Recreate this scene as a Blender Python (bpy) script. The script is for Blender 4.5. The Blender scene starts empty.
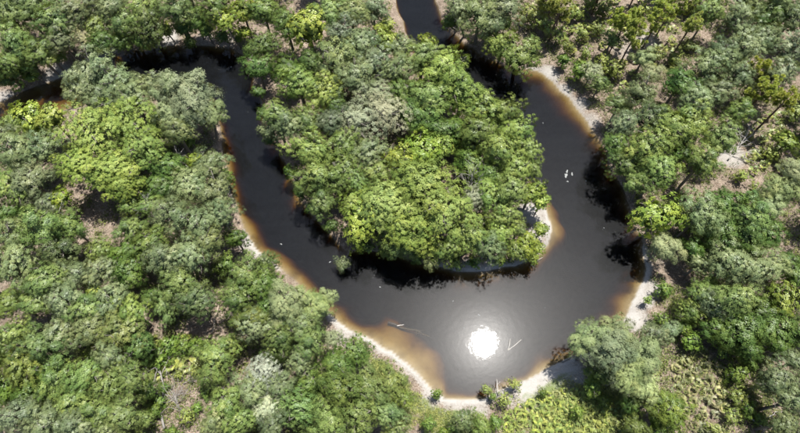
import bpy, math, random
import numpy as np

# ------------------------------------------------------------------ camera, sky, sun, exposure
CAM_H, PITCH, FPX = 60.0, math.radians(63.0), 540.0       # drone height (m), tilt below horizon, focal length in 800-px units
scene = bpy.context.scene
COL = scene.collection
cam_data = bpy.data.cameras.new('camera')
cam_data.sensor_fit = 'HORIZONTAL'; cam_data.sensor_width = 36.0
cam_data.lens = FPX / 800.0 * 36.0
cam_data.clip_start = 0.5; cam_data.clip_end = 20000
cam = bpy.data.objects.new('camera', cam_data); COL.objects.link(cam)
cam.location = (0, 0, CAM_H)
cam.rotation_euler = (math.pi / 2 - PITCH, 0, 0)
scene.camera = cam

SUN = np.array((0.1556, 0.2452, 0.9974)); SUN /= np.linalg.norm(SUN)
SUN_EL = math.asin(SUN[2]); SUN_AZ = math.atan2(SUN[0], SUN[1])
world = bpy.data.worlds.new('World'); scene.world = world
world.use_nodes = True
wn = world.node_tree.nodes; wn.clear()
sky = wn.new('ShaderNodeTexSky'); sky.sky_type = 'NISHITA'; sky.sun_disc = False
sky.sun_elevation = SUN_EL; sky.sun_rotation = SUN_AZ
sky.air_density = 1.0; sky.dust_density = 1.3; sky.ozone_density = 1.0
bg = wn.new('ShaderNodeBackground'); bg.inputs['Strength'].default_value = 0.078
wo = wn.new('ShaderNodeOutputWorld')
world.node_tree.links.new(sky.outputs[0], bg.inputs[0]); world.node_tree.links.new(bg.outputs[0], wo.inputs[0])

sd = bpy.data.lights.new('sun', 'SUN'); sd.energy = 5.0; sd.angle = math.radians(0.5); sd.color = (1.0, 0.965, 0.91)
sun = bpy.data.objects.new('sun', sd); COL.objects.link(sun)
sun.rotation_euler = (math.pi / 2 - SUN_EL, 0, math.pi - SUN_AZ)
sun.location = (0, 0, 120)

vs = scene.view_settings
vs.view_transform = 'Standard'; vs.look = 'None'; vs.gamma = 1.0; vs.exposure = 1.14; vs.use_curve_mapping = False
scene.cycles.max_bounces = 6; scene.cycles.diffuse_bounces = 3; scene.cycles.glossy_bounces = 3
scene.cycles.transmission_bounces = 4; scene.cycles.transparent_max_bounces = 8; scene.cycles.volume_bounces = 0
scene.cycles.sample_clamp_indirect = 6.0

rng = np.random.default_rng(11)
random.seed(11)

# ------------------------------------------------------------------ helpers
_F = np.array((0, math.cos(PITCH), -math.sin(PITCH))); _U = np.array((0, math.sin(PITCH), math.cos(PITCH)))
def at(px, py, z=0.0):
    """Where the sight line through a photograph pixel meets height z."""
    d = (px - 400) / FPX * np.array((1.0, 0, 0)) - (py - 216.5) / FPX * _U + _F
    return np.array((0, 0, CAM_H)) + d * ((z - CAM_H) / d[2])
def depth_of(p):
    return float(np.dot(np.asarray(p) - np.array((0, 0, CAM_H)), _F))
def pix(p):
    q = np.asarray(p, float) - np.array((0, 0, CAM_H)); w = np.dot(q, _F)
    return 400 + FPX * q[0] / w, 216.5 - FPX * np.dot(q, _U) / w

def vnoise(x, y, s, seed=0):
    """cheap smooth value noise, -1..1, vectorised"""
    r = np.random.default_rng(seed).uniform(-1, 1, (256, 256))
    x = np.asarray(x) / s + 71.3; y = np.asarray(y) / s + 39.7
    xi = np.floor(x).astype(int); yi = np.floor(y).astype(int); fx = x - xi; fy = y - yi
    fx = fx * fx * (3 - 2 * fx); fy = fy * fy * (3 - 2 * fy)
    g = lambda a, b: r[a % 256, b % 256]
    return (g(xi, yi) * (1 - fx) + g(xi + 1, yi) * fx) * (1 - fy) + (g(xi, yi + 1) * (1 - fx) + g(xi + 1, yi + 1) * fx) * fy

def mesh_arrays(name, V, F, mat, smooth=False, attrs=None, fattrs=None):
    """V (n,3), F (m,k) -> mesh, fast"""
    V = np.ascontiguousarray(V, dtype=np.float32); F = np.ascontiguousarray(F, dtype=np.int32)
    me = bpy.data.meshes.new(name)
    m, k = F.shape
    me.vertices.add(len(V)); me.vertices.foreach_set('co', V.ravel())
    me.loops.add(m * k); me.loops.foreach_set('vertex_index', F.ravel())
    me.polygons.add(m); me.polygons.foreach_set('loop_start', np.arange(0, m * k, k, dtype=np.int32))
    for an, av in (attrs or {}).items():
        a = me.attributes.new(an, 'FLOAT', 'POINT'); a.data.foreach_set('value', np.ascontiguousarray(av, dtype=np.float32))
    for an, av in (fattrs or {}).items():
        a = me.attributes.new(an, 'FLOAT', 'FACE'); a.data.foreach_set('value', np.ascontiguousarray(av, dtype=np.float32))
    me.update(calc_edges=True)
    if smooth: me.polygons.foreach_set('use_smooth', np.ones(m, dtype=bool))
    me.materials.append(mat)
    return me

def add(name, data, parent=None, loc=(0, 0, 0), rot=(0, 0, 0), scale=(1, 1, 1)):
    o = bpy.data.objects.new(name, data); COL.objects.link(o)
    o.parent = parent; o.location = loc; o.rotation_euler = rot; o.scale = scale
    return o
def tag(o, label=None, cat=None, group=None, kind=None):
    if label: o['label'] = label
    if cat: o['category'] = cat
    if group: o['group'] = group
    if kind: o['kind'] = kind
    return o

class Tubes:
    """tapered tubes along point chains, collected in one mesh"""
    def __init__(s): s.V = []; s.F = []
    def tube(s, pts, rad, n=6):
        pts = np.asarray(pts, float); b = len(s.V)
        for i, p in enumerate(pts):
            t = pts[min(i + 1, len(pts) - 1)] - pts[max(i - 1, 0)]; t /= (np.linalg.norm(t) + 1e-9)
            a = np.cross(t, (0.31, 0.87, 0.39)); a /= (np.linalg.norm(a) + 1e-9); c = np.cross(t, a)
            for k in range(n):
                w = 2 * math.pi * k / n
                s.V.append(p + rad[i] * (a * math.cos(w) + c * math.sin(w)))
        for i in range(len(pts) - 1):
            for k in range(n):
                s.F.append((b + i * n + k, b + i * n + (k + 1) % n, b + (i + 1) * n + (k + 1) % n, b + (i + 1) * n + k))
        s.F.append(tuple(b + k for k in reversed(range(n))))
        s.F.append(tuple(b + (len(pts) - 1) * n + k for k in range(n)))
    def mesh(s, name, mat):
        me = bpy.data.meshes.new(name); me.from_pydata([tuple(v) for v in s.V], [], s.F)
        me.polygons.foreach_set('use_smooth', np.ones(len(s.F), dtype=bool)); me.materials.append(mat); me.update()
        return me

# ------------------------------------------------------------------ materials
def new_mat(name):
    m = bpy.data.materials.new(name); m.use_nodes = True
    nt = m.node_tree; nt.nodes.clear()
    out = nt.nodes.new('ShaderNodeOutputMaterial')
    return m, nt, out
def N(nt, t, **kw):
    n = nt.nodes.new(t)
    for k, v in kw.items():
        if k in n.inputs: n.inputs[k].default_value = v
        else: setattr(n, k, v)
    return n
def L(nt, a, b): nt.links.new(a, b)
def math_n(nt, op, a, b=None, clamp=False):
    n = nt.nodes.new('ShaderNodeMath'); n.operation = op; n.use_clamp = clamp
    for i, v in enumerate((a, b)):
        if v is None: continue
        if isinstance(v, (int, float)): n.inputs[i].default_value = v
        else: nt.links.new(v, n.inputs[i])
    return n.outputs[0]
def mixc(nt, fac, a, b, blend='MIX'):
    n = nt.nodes.new('ShaderNodeMix'); n.data_type = 'RGBA'; n.blend_type = blend
    if isinstance(fac, (int, float)): n.inputs[0].default_value = fac
    else: nt.links.new(fac, n.inputs[0])
    for i, v in ((6, a), (7, b)):
        if isinstance(v, tuple): n.inputs[i].default_value = v + (1,)
        else: nt.links.new(v, n.inputs[i])
    return n.outputs[2]

def leaf_material(name, rough=0.5, spec=0.35, trans=0.3, spread=0.9):
    m, nt, out = new_mat(name)
    oi = N(nt, 'ShaderNodeObjectInfo'); at_ = N(nt, 'ShaderNodeAttribute', attribute_name='tone')
    hsv = N(nt, 'ShaderNodeHueSaturation')
    hue = math_n(nt, 'ADD', math_n(nt, 'MULTIPLY', at_.outputs['Fac'], -0.065), 0.5325)
    val = math_n(nt, 'ADD', math_n(nt, 'MULTIPLY', at_.outputs['Fac'], spread), 1.0 - spread * 0.5)
    L(nt, hue, hsv.inputs['Hue']); L(nt, val, hsv.inputs['Value']); L(nt, oi.outputs['Color'], hsv.inputs['Color'])
    p = N(nt, 'ShaderNodeBsdfPrincipled', Roughness=rough)
    p.inputs['Specular IOR Level'].default_value = spec
    L(nt, hsv.outputs[0], p.inputs['Base Color'])
    tr = N(nt, 'ShaderNodeBsdfTranslucent'); warm = mixc(nt, 1.0, hsv.outputs[0], (1.25, 1.2, 0.6), 'MULTIPLY')
    L(nt, warm, tr.inputs['Color'])
    mx = N(nt, 'ShaderNodeMixShader'); mx.inputs[0].default_value = trans
    L(nt, p.outputs[0], mx.inputs[1]); L(nt, tr.outputs[0], mx.inputs[2]); L(nt, mx.outputs[0], out.inputs[0])
    return m
M_LEAF = leaf_material('leaf', 0.42, 0.32, 0.22)
M_SOFT = leaf_material('soft_leaf', 0.55, 0.22, 0.24, 0.7)
M_NEEDLE = leaf_material('needle', 0.5, 0.25, 0.45, 0.8)
M_WEED = leaf_material('weed', 0.7, 0.2, 0.25, 1.0)

def bark_material(name, c1, c2, scale=6.0):
    m, nt, out = new_mat(name)
    tc = N(nt, 'ShaderNodeTexCoord'); nz = N(nt, 'ShaderNodeTexNoise', Scale=scale, Detail=5.0)
    L(nt, tc.outputs['Object'], nz.inputs['Vector'])
    col = mixc(nt, nz.outputs['Fac'], c1, c2)
    p = N(nt, 'ShaderNodeBsdfPrincipled', Roughness=0.85)
    p.inputs['Specular IOR Level'].default_value = 0.2
    L(nt, col, p.inputs['Base Color'])
    bp = N(nt, 'ShaderNodeBump', Strength=0.6, Distance=0.03); L(nt, nz.outputs['Fac'], bp.inputs['Height']); L(nt, bp.outputs[0], p.inputs['Normal'])
    L(nt, p.outputs[0], out.inputs[0])
    return m
M_BARK = bark_material('oak_bark', (0.10, 0.085, 0.07), (0.26, 0.235, 0.205))
M_PINEBARK = bark_material('pine_bark', (0.10, 0.062, 0.045), (0.22, 0.15, 0.115))
M_DEAD = bark_material('dead_wood', (0.13, 0.12, 0.105), (0.30, 0.285, 0.26))
M_BLEACHED = bark_material('bleached_wood', (0.22, 0.205, 0.18), (0.42, 0.40, 0.37))
M_WETWOOD = bark_material('wet_wood', (0.012, 0.010, 0.008), (0.045, 0.037, 0.03))
M_TANWOOD = bark_material('tan_wood', (0.22, 0.175, 0.13), (0.36, 0.30, 0.24))

def ground_material():
    m, nt, out = new_mat('forest_floor')
    geo = N(nt, 'ShaderNodeNewGeometry')
    a_s = N(nt, 'ShaderNodeAttribute', attribute_name='sand'); a_g = N(nt, 'ShaderNodeAttribute', attribute_name='grass')
    a_b = N(nt, 'ShaderNodeAttribute', attribute_name='bed')
    n1 = N(nt, 'ShaderNodeTexNoise', Scale=0.9, Detail=6.0, Roughness=0.65); n2 = N(nt, 'ShaderNodeTexNoise', Scale=5.5, Detail=6.0, Roughness=0.7)
    n3 = N(nt, 'ShaderNodeTexNoise', Scale=0.35, Detail=4.0); v = N(nt, 'ShaderNodeTexVoronoi', Scale=7.0)
    for n in (n1, n2, n3, v): L(nt, geo.outputs['Position'], n.inputs['Vector'])
    r = N(nt, 'ShaderNodeValToRGB'); r.color_ramp.elements[0].position = 0.32; r.color_ramp.elements[1].position = 0.72
    r.color_ramp.elements[0].color = (0.085, 0.06, 0.046, 1); r.color_ramp.elements[1].color = (0.31, 0.27, 0.228, 1)
    e = r.color_ramp.elements.new(0.5); e.color = (0.175, 0.146, 0.118, 1)
    L(nt, n2.outputs['Fac'], r.inputs[0])
    r2 = N(nt, 'ShaderNodeValToRGB'); r2.color_ramp.elements[0].position = 0.35; r2.color_ramp.elements[1].position = 0.7
    r2.color_ramp.elements[0].color = (0.6, 0.55, 0.5, 1); r2.color_ramp.elements[1].color = (1.25, 1.2, 1.15, 1)
    L(nt, n1.outputs['Fac'], r2.inputs[0])
    litter = mixc(nt, 1.0, r.outputs[0], r2.outputs[0], 'MULTIPLY')
    # pale sand with darker grains and flecks of litter
    rs = N(nt, 'ShaderNodeValToRGB'); rs.color_ramp.elements[0].position = 0.3; rs.color_ramp.elements[1].position = 0.62
    rs.color_ramp.elements[0].color = (0.17, 0.152, 0.13, 1); rs.color_ramp.elements[1].color = (0.255, 0.238, 0.215, 1)
    L(nt, n2.outputs['Fac'], rs.inputs[0])
    sf = math_n(nt, 'ADD', a_s.outputs['Fac'], math_n(nt, 'MULTIPLY', math_n(nt, 'SUBTRACT', n2.outputs['Fac'], 0.5), 0.55))
    sf = math_n(nt, 'MULTIPLY', math_n(nt, 'SUBTRACT', sf, 0.35), 3.5, True)
    white = mixc(nt, n2.outputs['Fac'], (0.20, 0.188, 0.168), (0.36, 0.345, 0.32))
    rsw = mixc(nt, math_n(nt, 'MULTIPLY', math_n(nt, 'SUBTRACT', math_n(nt, 'ADD', a_s.outputs['Fac'], math_n(nt, 'MULTIPLY', math_n(nt, 'SUBTRACT', n1.outputs['Fac'], 0.5), 0.6)), 0.72), 4.0, True), rs.outputs[0], white)
    c = mixc(nt, sf, litter, rsw)
    gcol = mixc(nt, n2.outputs['Fac'], (0.06, 0.085, 0.025), (0.17, 0.195, 0.085))
    gf = math_n(nt, 'ADD', a_g.outputs['Fac'], math_n(nt, 'MULTIPLY', math_n(nt, 'SUBTRACT', n1.outputs['Fac'], 0.5), 1.2))
    gf = math_n(nt, 'MULTIPLY', math_n(nt, 'SUBTRACT', gf, 0.4), 2.5, True)
    c = mixc(nt, gf, c, gcol)
    bed = mixc(nt, n1.outputs['Fac'], (0.10, 0.082, 0.05), (0.25, 0.21, 0.14))
    bed = mixc(nt, math_n(nt, 'MULTIPLY', math_n(nt, 'SUBTRACT', n2.outputs['Fac'], 0.58), 4.0, True), bed, (0.09, 0.065, 0.04))
    bed = mixc(nt, math_n(nt, 'MULTIPLY', math_n(nt, 'SUBTRACT', n3.outputs['Fac'], 0.52), 5.0, True), bed, (0.075, 0.056, 0.032))
    c = mixc(nt, a_b.outputs['Fac'], c, bed)
    p = N(nt, 'ShaderNodeBsdfPrincipled', Roughness=0.9); p.inputs['Specular IOR Level'].default_value = 0.15
    L(nt, c, p.inputs['Base Color'])
    bp = N(nt, 'ShaderNodeBump', Strength=0.7, Distance=0.05)
    L(nt, math_n(nt, 'ADD', n2.outputs['Fac'], math_n(nt, 'MULTIPLY', v.outputs['Distance'], 0.3)), bp.inputs['Height'])
    L(nt, bp.outputs[0], p.inputs['Normal']); L(nt, p.outputs[0], out.inputs[0])
    return m
M_GROUND = ground_material()

def water_material():
    m, nt, out = new_mat('blackwater')
    geo = N(nt, 'ShaderNodeNewGeometry')
    n1 = N(nt, 'ShaderNodeTexNoise', Scale=1.6, Detail=3.0, Roughness=0.5); n2 = N(nt, 'ShaderNodeTexNoise', Scale=9.0, Detail=2.0)
    for n in (n1, n2): L(nt, geo.outputs['Position'], n.inputs['Vector'])
    h = math_n(nt, 'ADD', math_n(nt, 'MULTIPLY', n1.outputs['Fac'], 0.0026), math_n(nt, 'MULTIPLY', n2.outputs['Fac'], 0.0003))
    bp = N(nt, 'ShaderNodeBump', Strength=1.0, Distance=1.0); L(nt, h, bp.inputs['Height'])
    g1 = N(nt, 'ShaderNodeBsdfGlossy', Roughness=0.064, distribution='BECKMANN'); g3 = N(nt, 'ShaderNodeBsdfGlossy', Roughness=0.17); g2 = N(nt, 'ShaderNodeBsdfGlossy', Roughness=0.34)
    L(nt, bp.outputs[0], g1.inputs['Normal']); L(nt, bp.outputs[0], g2.inputs['Normal'])
    gm = N(nt, 'ShaderNodeMixShader'); gm.inputs[0].default_value = 0.16; ga = N(nt, 'ShaderNodeMixShader'); ga.inputs[0].default_value = 0.045; L(nt, g1.outputs[0], ga.inputs[1]); L(nt, g3.outputs[0], ga.inputs[2]); L(nt, bp.outputs[0], g3.inputs['Normal']); L(nt, ga.outputs[0], gm.inputs[1]); L(nt, g2.outputs[0], gm.inputs[2])
    fr = N(nt, 'ShaderNodeFresnel', IOR=1.33); L(nt, bp.outputs[0], fr.inputs['Normal'])
    tr = N(nt, 'ShaderNodeBsdfTransparent')
    mx = N(nt, 'ShaderNodeMixShader'); L(nt, fr.outputs[0], mx.inputs[0]); L(nt, tr.outputs[0], mx.inputs[1]); L(nt, gm.outputs[0], mx.inputs[2])
    mp = N(nt, 'ShaderNodeMapping'); mp.inputs['Scale'].default_value = (0.16, 0.30, 1); L(nt, geo.outputs['Position'], mp.inputs['Vector'])
    n4 = N(nt, 'ShaderNodeTexNoise', Scale=1.0, Detail=5.0, Roughness=0.6, Distortion=1.6); L(nt, mp.outputs[0], n4.inputs['Vector'])
    df = N(nt, 'ShaderNodeBsdfDiffuse'); df.inputs['Color'].default_value = (0.44, 0.50, 0.58, 1)
    film = N(nt, 'ShaderNodeMixShader'); L(nt, math_n(nt, 'MULTIPLY', math_n(nt, 'ADD', n4.outputs['Fac'], 0.25), 0.0105), film.inputs[0])
    L(nt, mx.outputs[0], film.inputs[1]); L(nt, df.outputs[0], film.inputs[2])
    L(nt, film.outputs[0], out.inputs['Surface'])
    va = N(nt, 'ShaderNodeVolumeAbsorption', Density=3.4)
    va.inputs['Color'].default_value = (1 - 1.15 / 3.4, 1 - 1.65 / 3.4, 1 - 3.2 / 3.4, 1)
    L(nt, va.outputs[0], out.inputs['Volume'])
    return m
M_WATER = water_material()

# ------------------------------------------------------------------ the river's shores (traced along the waterline, metres on the ground)
OUTER = [(-60, 185), (-20, 150), (30, 124), (75, 108), (125, 95), (175, 88), (206, 98), (217, 122), (222, 150), (228, 181), (237, 210), (247, 236), (264, 256), (290, 277),
         (315, 301), (336, 321), (355, 333), (378, 344), (398, 356), (412, 369), (425, 383), (436, 393), (450, 399), (470, 401), (488, 398), (508, 388), (530, 376),
         (552, 367), (575, 357), (600, 343), (622, 322), (636, 300), (645, 275), (643, 250), (636, 222), (626, 196), (615, 172), (604, 150), (592, 130), (575, 108),
         (556, 86), (540, 72), (512, 66), (480, 52), (456, 36), (440, 15), (434, -8), (452, -28), (490, -40)]  # unseen end turns right, shaped so trees behind it darken the reflection
INNER = [(500, -82), (430, -72), (396, -40), (394, -10), (397, 12), (408, 34), (415, 60), (440, 84), (468, 108), (494, 134), (516, 162), (534, 190), (546, 206), (549, 222), (548, 240),
         (540, 256), (524, 264), (505, 268), (484, 272), (462, 272), (440, 268), (415, 260), (390, 252), (364, 250), (351, 251), (337, 240), (326, 230), (308, 208), (296, 190), (288, 168),
         (272, 140), (262, 112), (256, 88), (250, 66), (236, 50), (214, 46), (190, 46), (165, 46), (135, 50), (105, 57), (78, 70), (52, 80), (25, 90), (-5, 102), (-60, 126)]
def catmull(P, n=5):
    P = np.asarray(P, float); out = []
    for i in range(len(P) - 1):
        p0, p1, p2, p3 = P[max(i - 1, 0)], P[i], P[i + 1], P[min(i + 2, len(P) - 1)]
        for k in range(n):
            t = k / n
            out.append(0.5 * ((2 * p1) + (-p0 + p2) * t + (2 * p0 - 5 * p1 + 4 * p2 - p3) * t * t + (-p0 + 3 * p1 - 3 * p2 + p3) * t ** 3))
    out.append(P[-1]); return np.array(out)
def shore(P):
    Q = catmull([at(x, y)[:2] for x, y in P])
    Q[:, 0] += 0.35 * vnoise(Q[:, 0], Q[:, 1], 2.2, 3) + 0.15 * vnoise(Q[:, 0], Q[:, 1], 0.9, 5); Q[:, 1] += 0.35 * vnoise(Q[:, 0], Q[:, 1], 2.2, 4)
    return Q
SO, SI = shore(OUTER), shore(INNER)
SO = np.vstack([[SO[0] + np.array((-260, -90))], [SO[0] + np.array((-60, -12))], SO, [SO[-1] + np.array((60, 4))], [SO[-1] + np.array((500, 60))]])
SI = np.vstack([[SI[0] + np.array((500, 75))], [SI[0] + np.array((60, 8))], SI, [SI[-1] + np.array((-60, -10))], [SI[-1] + np.array((-260, -85))]])
POLY = np.vstack([SO, SI])

def shore_distance(X, Y):
    """signed distance to the waterline: + on land, - on water"""
    X = np.asarray(X, float).ravel(); Y = np.asarray(Y, float).ravel()
    if len(X) <= 400:
        A = POLY; E = np.roll(POLY, -1, axis=0) - A; l2 = (E ** 2).sum(1) + 1e-12
        rx = X[:, None] - A[None, :, 0]; ry = Y[:, None] - A[None, :, 1]
        t = np.clip((rx * E[:, 0] + ry * E[:, 1]) / l2, 0, 1)
        d = np.sqrt(((rx - t * E[:, 0]) ** 2 + (ry - t * E[:, 1]) ** 2).min(1))
        ey = np.where(np.abs(E[:, 1]) < 1e-12, 1e-12, E[:, 1])
        cr = ((A[None, :, 1] > Y[:, None]) != ((A + E)[None, :, 1] > Y[:, None])) & (X[:, None] < E[:, 0] * ry / ey + A[None, :, 0])
        return np.where(cr.sum(1) % 2 == 1, -d, d)
    d2 = np.full(X.shape, 1e18); inside = np.zeros(X.shape, bool)
    for (x0, y0), (x1, y1) in zip(POLY, np.roll(POLY, -1, axis=0)):
        ex, ey = x1 - x0, y1 - y0; l2 = ex * ex + ey * ey + 1e-12
        t = np.clip(((X - x0) * ex + (Y - y0) * ey) / l2, 0, 1)
        d2 = np.minimum(d2, (X - x0 - t * ex) ** 2 + (Y - y0 - t * ey) ** 2)
        if abs(ey) > 1e-12:
            c = ((y0 > Y) != (y1 > Y)) & (X < ex * (Y - y0) / ey + x0); inside ^= c
    d = np.sqrt(d2)
    return np.where(inside, -d, d)

# width of the shallow sandy shelf under water, from place to place
SHELF = [(235, 190, 1.0), (250, 240, 1.9), (290, 270, 2.1), (325, 300, 2.1), (360, 325, 2.6), (400, 345, 4.6), (420, 365, 5.0), (436, 385, 3.0), (452, 395, 0.9), (480, 398, 0.9), (515, 383, 1.2), (550, 366, 2.0),
         (580, 352, 2.2), (622, 315, 2.6), (640, 285, 2.4), (640, 250, 1.2), (610, 170, 1.0), (590, 128, 1.5), (570, 100, 2.7), (545, 80, 2.6), (500, 62, 0.8),
         (390, 20, .5), (445, 20, .5), (430, -20, .5), (440, 84, 0.8), (515, 160, 0.8), (548, 220, 2.0), (540, 252, 1.3), (505, 270, 1.7), (470, 275, 1.7), (430, 272, 1.0), (380, 262, 0.4), (330, 235, 0.4), (310, 215, .6), (350, 215, .5),
         (292, 195, 1.8), (270, 140, 0.7), (252, 75, 0.7), (215, 50, 0.9), (160, 48, 1.2), (60, 85, 5.0), (40, 92, 5.0), (110, 100, 1.5)]
SHP = np.array([at(a, b)[:2] for a, b, _ in SHELF]); SHW = np.array([w for *_, w in SHELF])
def shelf_width(X, Y):
    w = np.zeros(X.shape); s = np.zeros(X.shape)
    for (x, y), v in zip(SHP, SHW):
        k = 1.0 / (((X - x) ** 2 + (Y - y) ** 2) ** 2 + 0.5); w += k * v; s += k
    return w / s
def sstep(a, b, x):
    t = np.clip((x - a) / (b - a), 0, 1); return t * t * (3 - 2 * t)
def ground_z(X, Y, d=None):
    X = np.asarray(X, float); Y = np.asarray(Y, float)
    if d is None: d = shore_distance(X, Y).reshape(X.shape)
    far = np.clip(1 - np.hypot(X, Y - 40) / 400, 0, 1)
    land = 0.42 * (1 - np.exp(-np.maximum(d, 0) / 0.7)) + 0.75 * sstep(1, 14, d) + far * (0.22 * vnoise(X, Y, 7.0, 8) + 0.10 * vnoise(X, Y, 2.1, 9)) * sstep(0.6, 3.0, d) + 0.04 * vnoise(X, Y, 0.8, 10) * sstep(0.2, 1.5, d)
    w = 0.74 * shelf_width(X, Y) * np.maximum(0.3, 1 + 0.4 * vnoise(X, Y, 3.4, 12) + 0.25 * vnoise(X, Y, 1.3, 14)); dd = np.maximum(-d, 0)
    bed = -(0.04 + 0.30 * np.clip(dd / w, 0, 1) ** 0.8 + 0.5 * sstep(0.3, 1.3, dd / w) + 2.4 * sstep(-0.3, 1.8, dd - w) + 0.10 * (1 + vnoise(X, Y, 1.6, 13)) * sstep(0, 1.5, dd))
    return np.where(d > 0, land, np.minimum(bed, -0.01))

def axis(lo, hi, step, far):
    a = list(np.arange(lo, hi + 1e-6, step)); s = step
    while a[-1] < far: s *= 1.28; a.append(a[-1] + s)
    s = step
    while a[0] > -far: s *= 1.28; a.insert(0, a[0] - s)
    return np.array(a)
gx, gy = axis(-80, 80, 0.32, 6000), axis(-8, 94, 0.32, 6000)
GX, GY = np.meshgrid(gx, gy)
GD = shore_distance(GX, GY).reshape(GX.shape)
GZ = ground_z(GX, GY, GD)
nx, ny = len(gx), len(gy)
idx = np.arange(nx * ny).reshape(ny, nx)
quads = np.stack([idx[:-1, :-1], idx[:-1, 1:], idx[1:, 1:], idx[1:, :-1]], -1).reshape(-1, 4)

SAND = [(228, 42, 2.5, .5), (205, 43, 2.5, .55), (168, 40, 2.2, .9), (106, 52, 2.6, .9), (60, 76, 2.4, .9), (3, 102, 2.2, .8), (250, 243, 1.9, .72), (261, 257, 1.5, .62), (342, 336, 1.7, .62), (352, 348, 1.4, .5), (376, 356, 1.2, .42), (405, 374, 1.4, .45), (430, 399, 1.7, .62), (455, 408, 1.7, .66), (478, 409, 1.6, .66),
        (510, 398, 1.6, .6), (530, 390, 2.5, 1), (550, 381, 2.5, 1), (568, 374, 2.2, .9), (545, 398, 1.2, .6), (632, 318, 1.9, 1), (642, 300, 1.5, .9), (650, 290, 1.4, .8), (530, 214, 1.8, 1), (541, 226, 1.4, .9), (535, 236, 1.5, .7), (495, 266, 1.6, .9), (472, 268, 1.4, .9), (450, 268, 1.4, .7), (547, 76, 2.0, .9), (562, 93, 1.7, .85), (580, 105, 1.5, .7), (590, 122, 2.0, .6),
        (640, 45, 3.5, .55), (620, 55, 3, .5), (725, 160, 2.5, .8), (90, 232, 3, .35), (630, 300, 1, .5), (700, 395, 2.5, .3), (660, 262, 1.6, .4), (213, 300, 1.2, .5), (220, 330, 2, .35), (200, 400, 2.2, .3)]
GRASS = [(440, 420, 2.2, .9), (470, 422, 2.5, .7), (410, 410, 2.0, .6), (226, 172, 2.4, 1), (668, 300, 2.5, .45), (690, 370, 3.5, .4), (165, 350, 3, .5), (160, 400, 3, .4), (620, 30, 6, .35), (590, 45, 5, .35), (560, 25, 6, .35), (770, 120, 5, .35), (660, 60, 5, .35), (215, 345, 3, .35), (560, 410, 5, .8), (600, 420, 5, .8), (120, 218, 2, .3), (400, 380, 1.6, .7), (380, 368, 1.6, .9), (372, 358, 1.2, .6), (400, 384, 1.6, .9), (420, 402, 1.6, .8), (448, 416, 1.8, 1), (745, 400, 3.5, .4)]
def blobs(B, X, Y):
    out = np.zeros(X.shape)
    for px, py, r, v in B:
        p = at(px, py); out = np.maximum(out, v * np.exp(-(((X - p[0]) ** 2 + (Y - p[1]) ** 2) / r ** 2) ** 1.5))
    return out
rim = [(336, 321, 5, 1), (380, 345, 5, 1), (410, 367, 5, 1), (440, 395, 5, 1), (480, 399, 5, 1), (520, 381, 5, 1), (560, 363, 5, 1), (640, 290, 5.5, 1), (645, 265, 3, 1), (547, 222, 3.5, 1), (535, 258, 4, .9), (490, 271, 5, 1), (455, 272, 4, .8), (260, 252, 4, 1), (232, 190, 4, .5), (570, 104, 6, .6), (545, 75, 4, .7)]
SANDA = np.maximum(blobs(SAND, GX, GY), np.maximum(blobs(rim, GX, GY), 0.18) * sstep(1.05, 0.25, GD) * 1.0)
SANDA = np.maximum(SANDA, 0.35 * blobs(rim, GX, GY) * sstep(2.0, 0.8, GD))
GRASSA = np.maximum(blobs(GRASS, GX, GY) * sstep(0.6, 1.5, GD), 0.16 + 0.14 * vnoise(GX, GY, 6, 21))
BEDA = sstep(0.05, -0.10, GD)
ground = add('ground', mesh_arrays('ground', np.stack([GX, GY, GZ], -1).reshape(-1, 3), quads, M_GROUND, True,
             {'sand': SANDA.ravel(), 'grass': GRASSA.ravel(), 'bed': BEDA.ravel()}))
tag(ground, 'sandy forest floor with leaf litter, pale banks and amber river bed', kind='structure')

# river water: a closed body between the surface and below the bed
inr = (np.abs(GX) < 330) & (GY > -60) & (GY < 500)
vm = (GD < 0.55) & inr
cm = vm[:-1, :-1] | vm[:-1, 1:] | vm[1:, 1:] | vm[1:, :-1]
cm[:, 0] = cm[:, -1] = False; cm[0] = cm[-1] = False
top = np.stack([GX, GY, np.zeros_like(GX)], -1).reshape(-1, 3); bot = top.copy(); bot[:, 2] = -4.0
nT = nx * ny
F = []
c = np.argwhere(cm)
a = idx[c[:, 0], c[:, 1]]; b = idx[c[:, 0], c[:, 1] + 1]; e = idx[c[:, 0] + 1, c[:, 1] + 1]; f = idx[c[:, 0] + 1, c[:, 1]]
F.append(np.stack([a, b, e, f], -1)); F.append(np.stack([f, e, b, a], -1) + nT)
for (dy, dx, p, q) in ((-1, 0, a, b), (0, 1, b, e), (1, 0, e, f), (0, -1, f, a)):
    w = ~cm[c[:, 0] + dy, c[:, 1] + dx]
    F.append(np.stack([p[w] + nT, q[w] + nT, q[w], p[w]], -1))
F = np.vstack(F); used, inv = np.unique(F, return_inverse=True)
river = add('river', mesh_arrays('river', np.vstack([top, bot])[used], inv.reshape(F.shape), M_WATER))
tag(river, 'dark tea-coloured river looping round the wooded peninsula', kind='structure')

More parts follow.
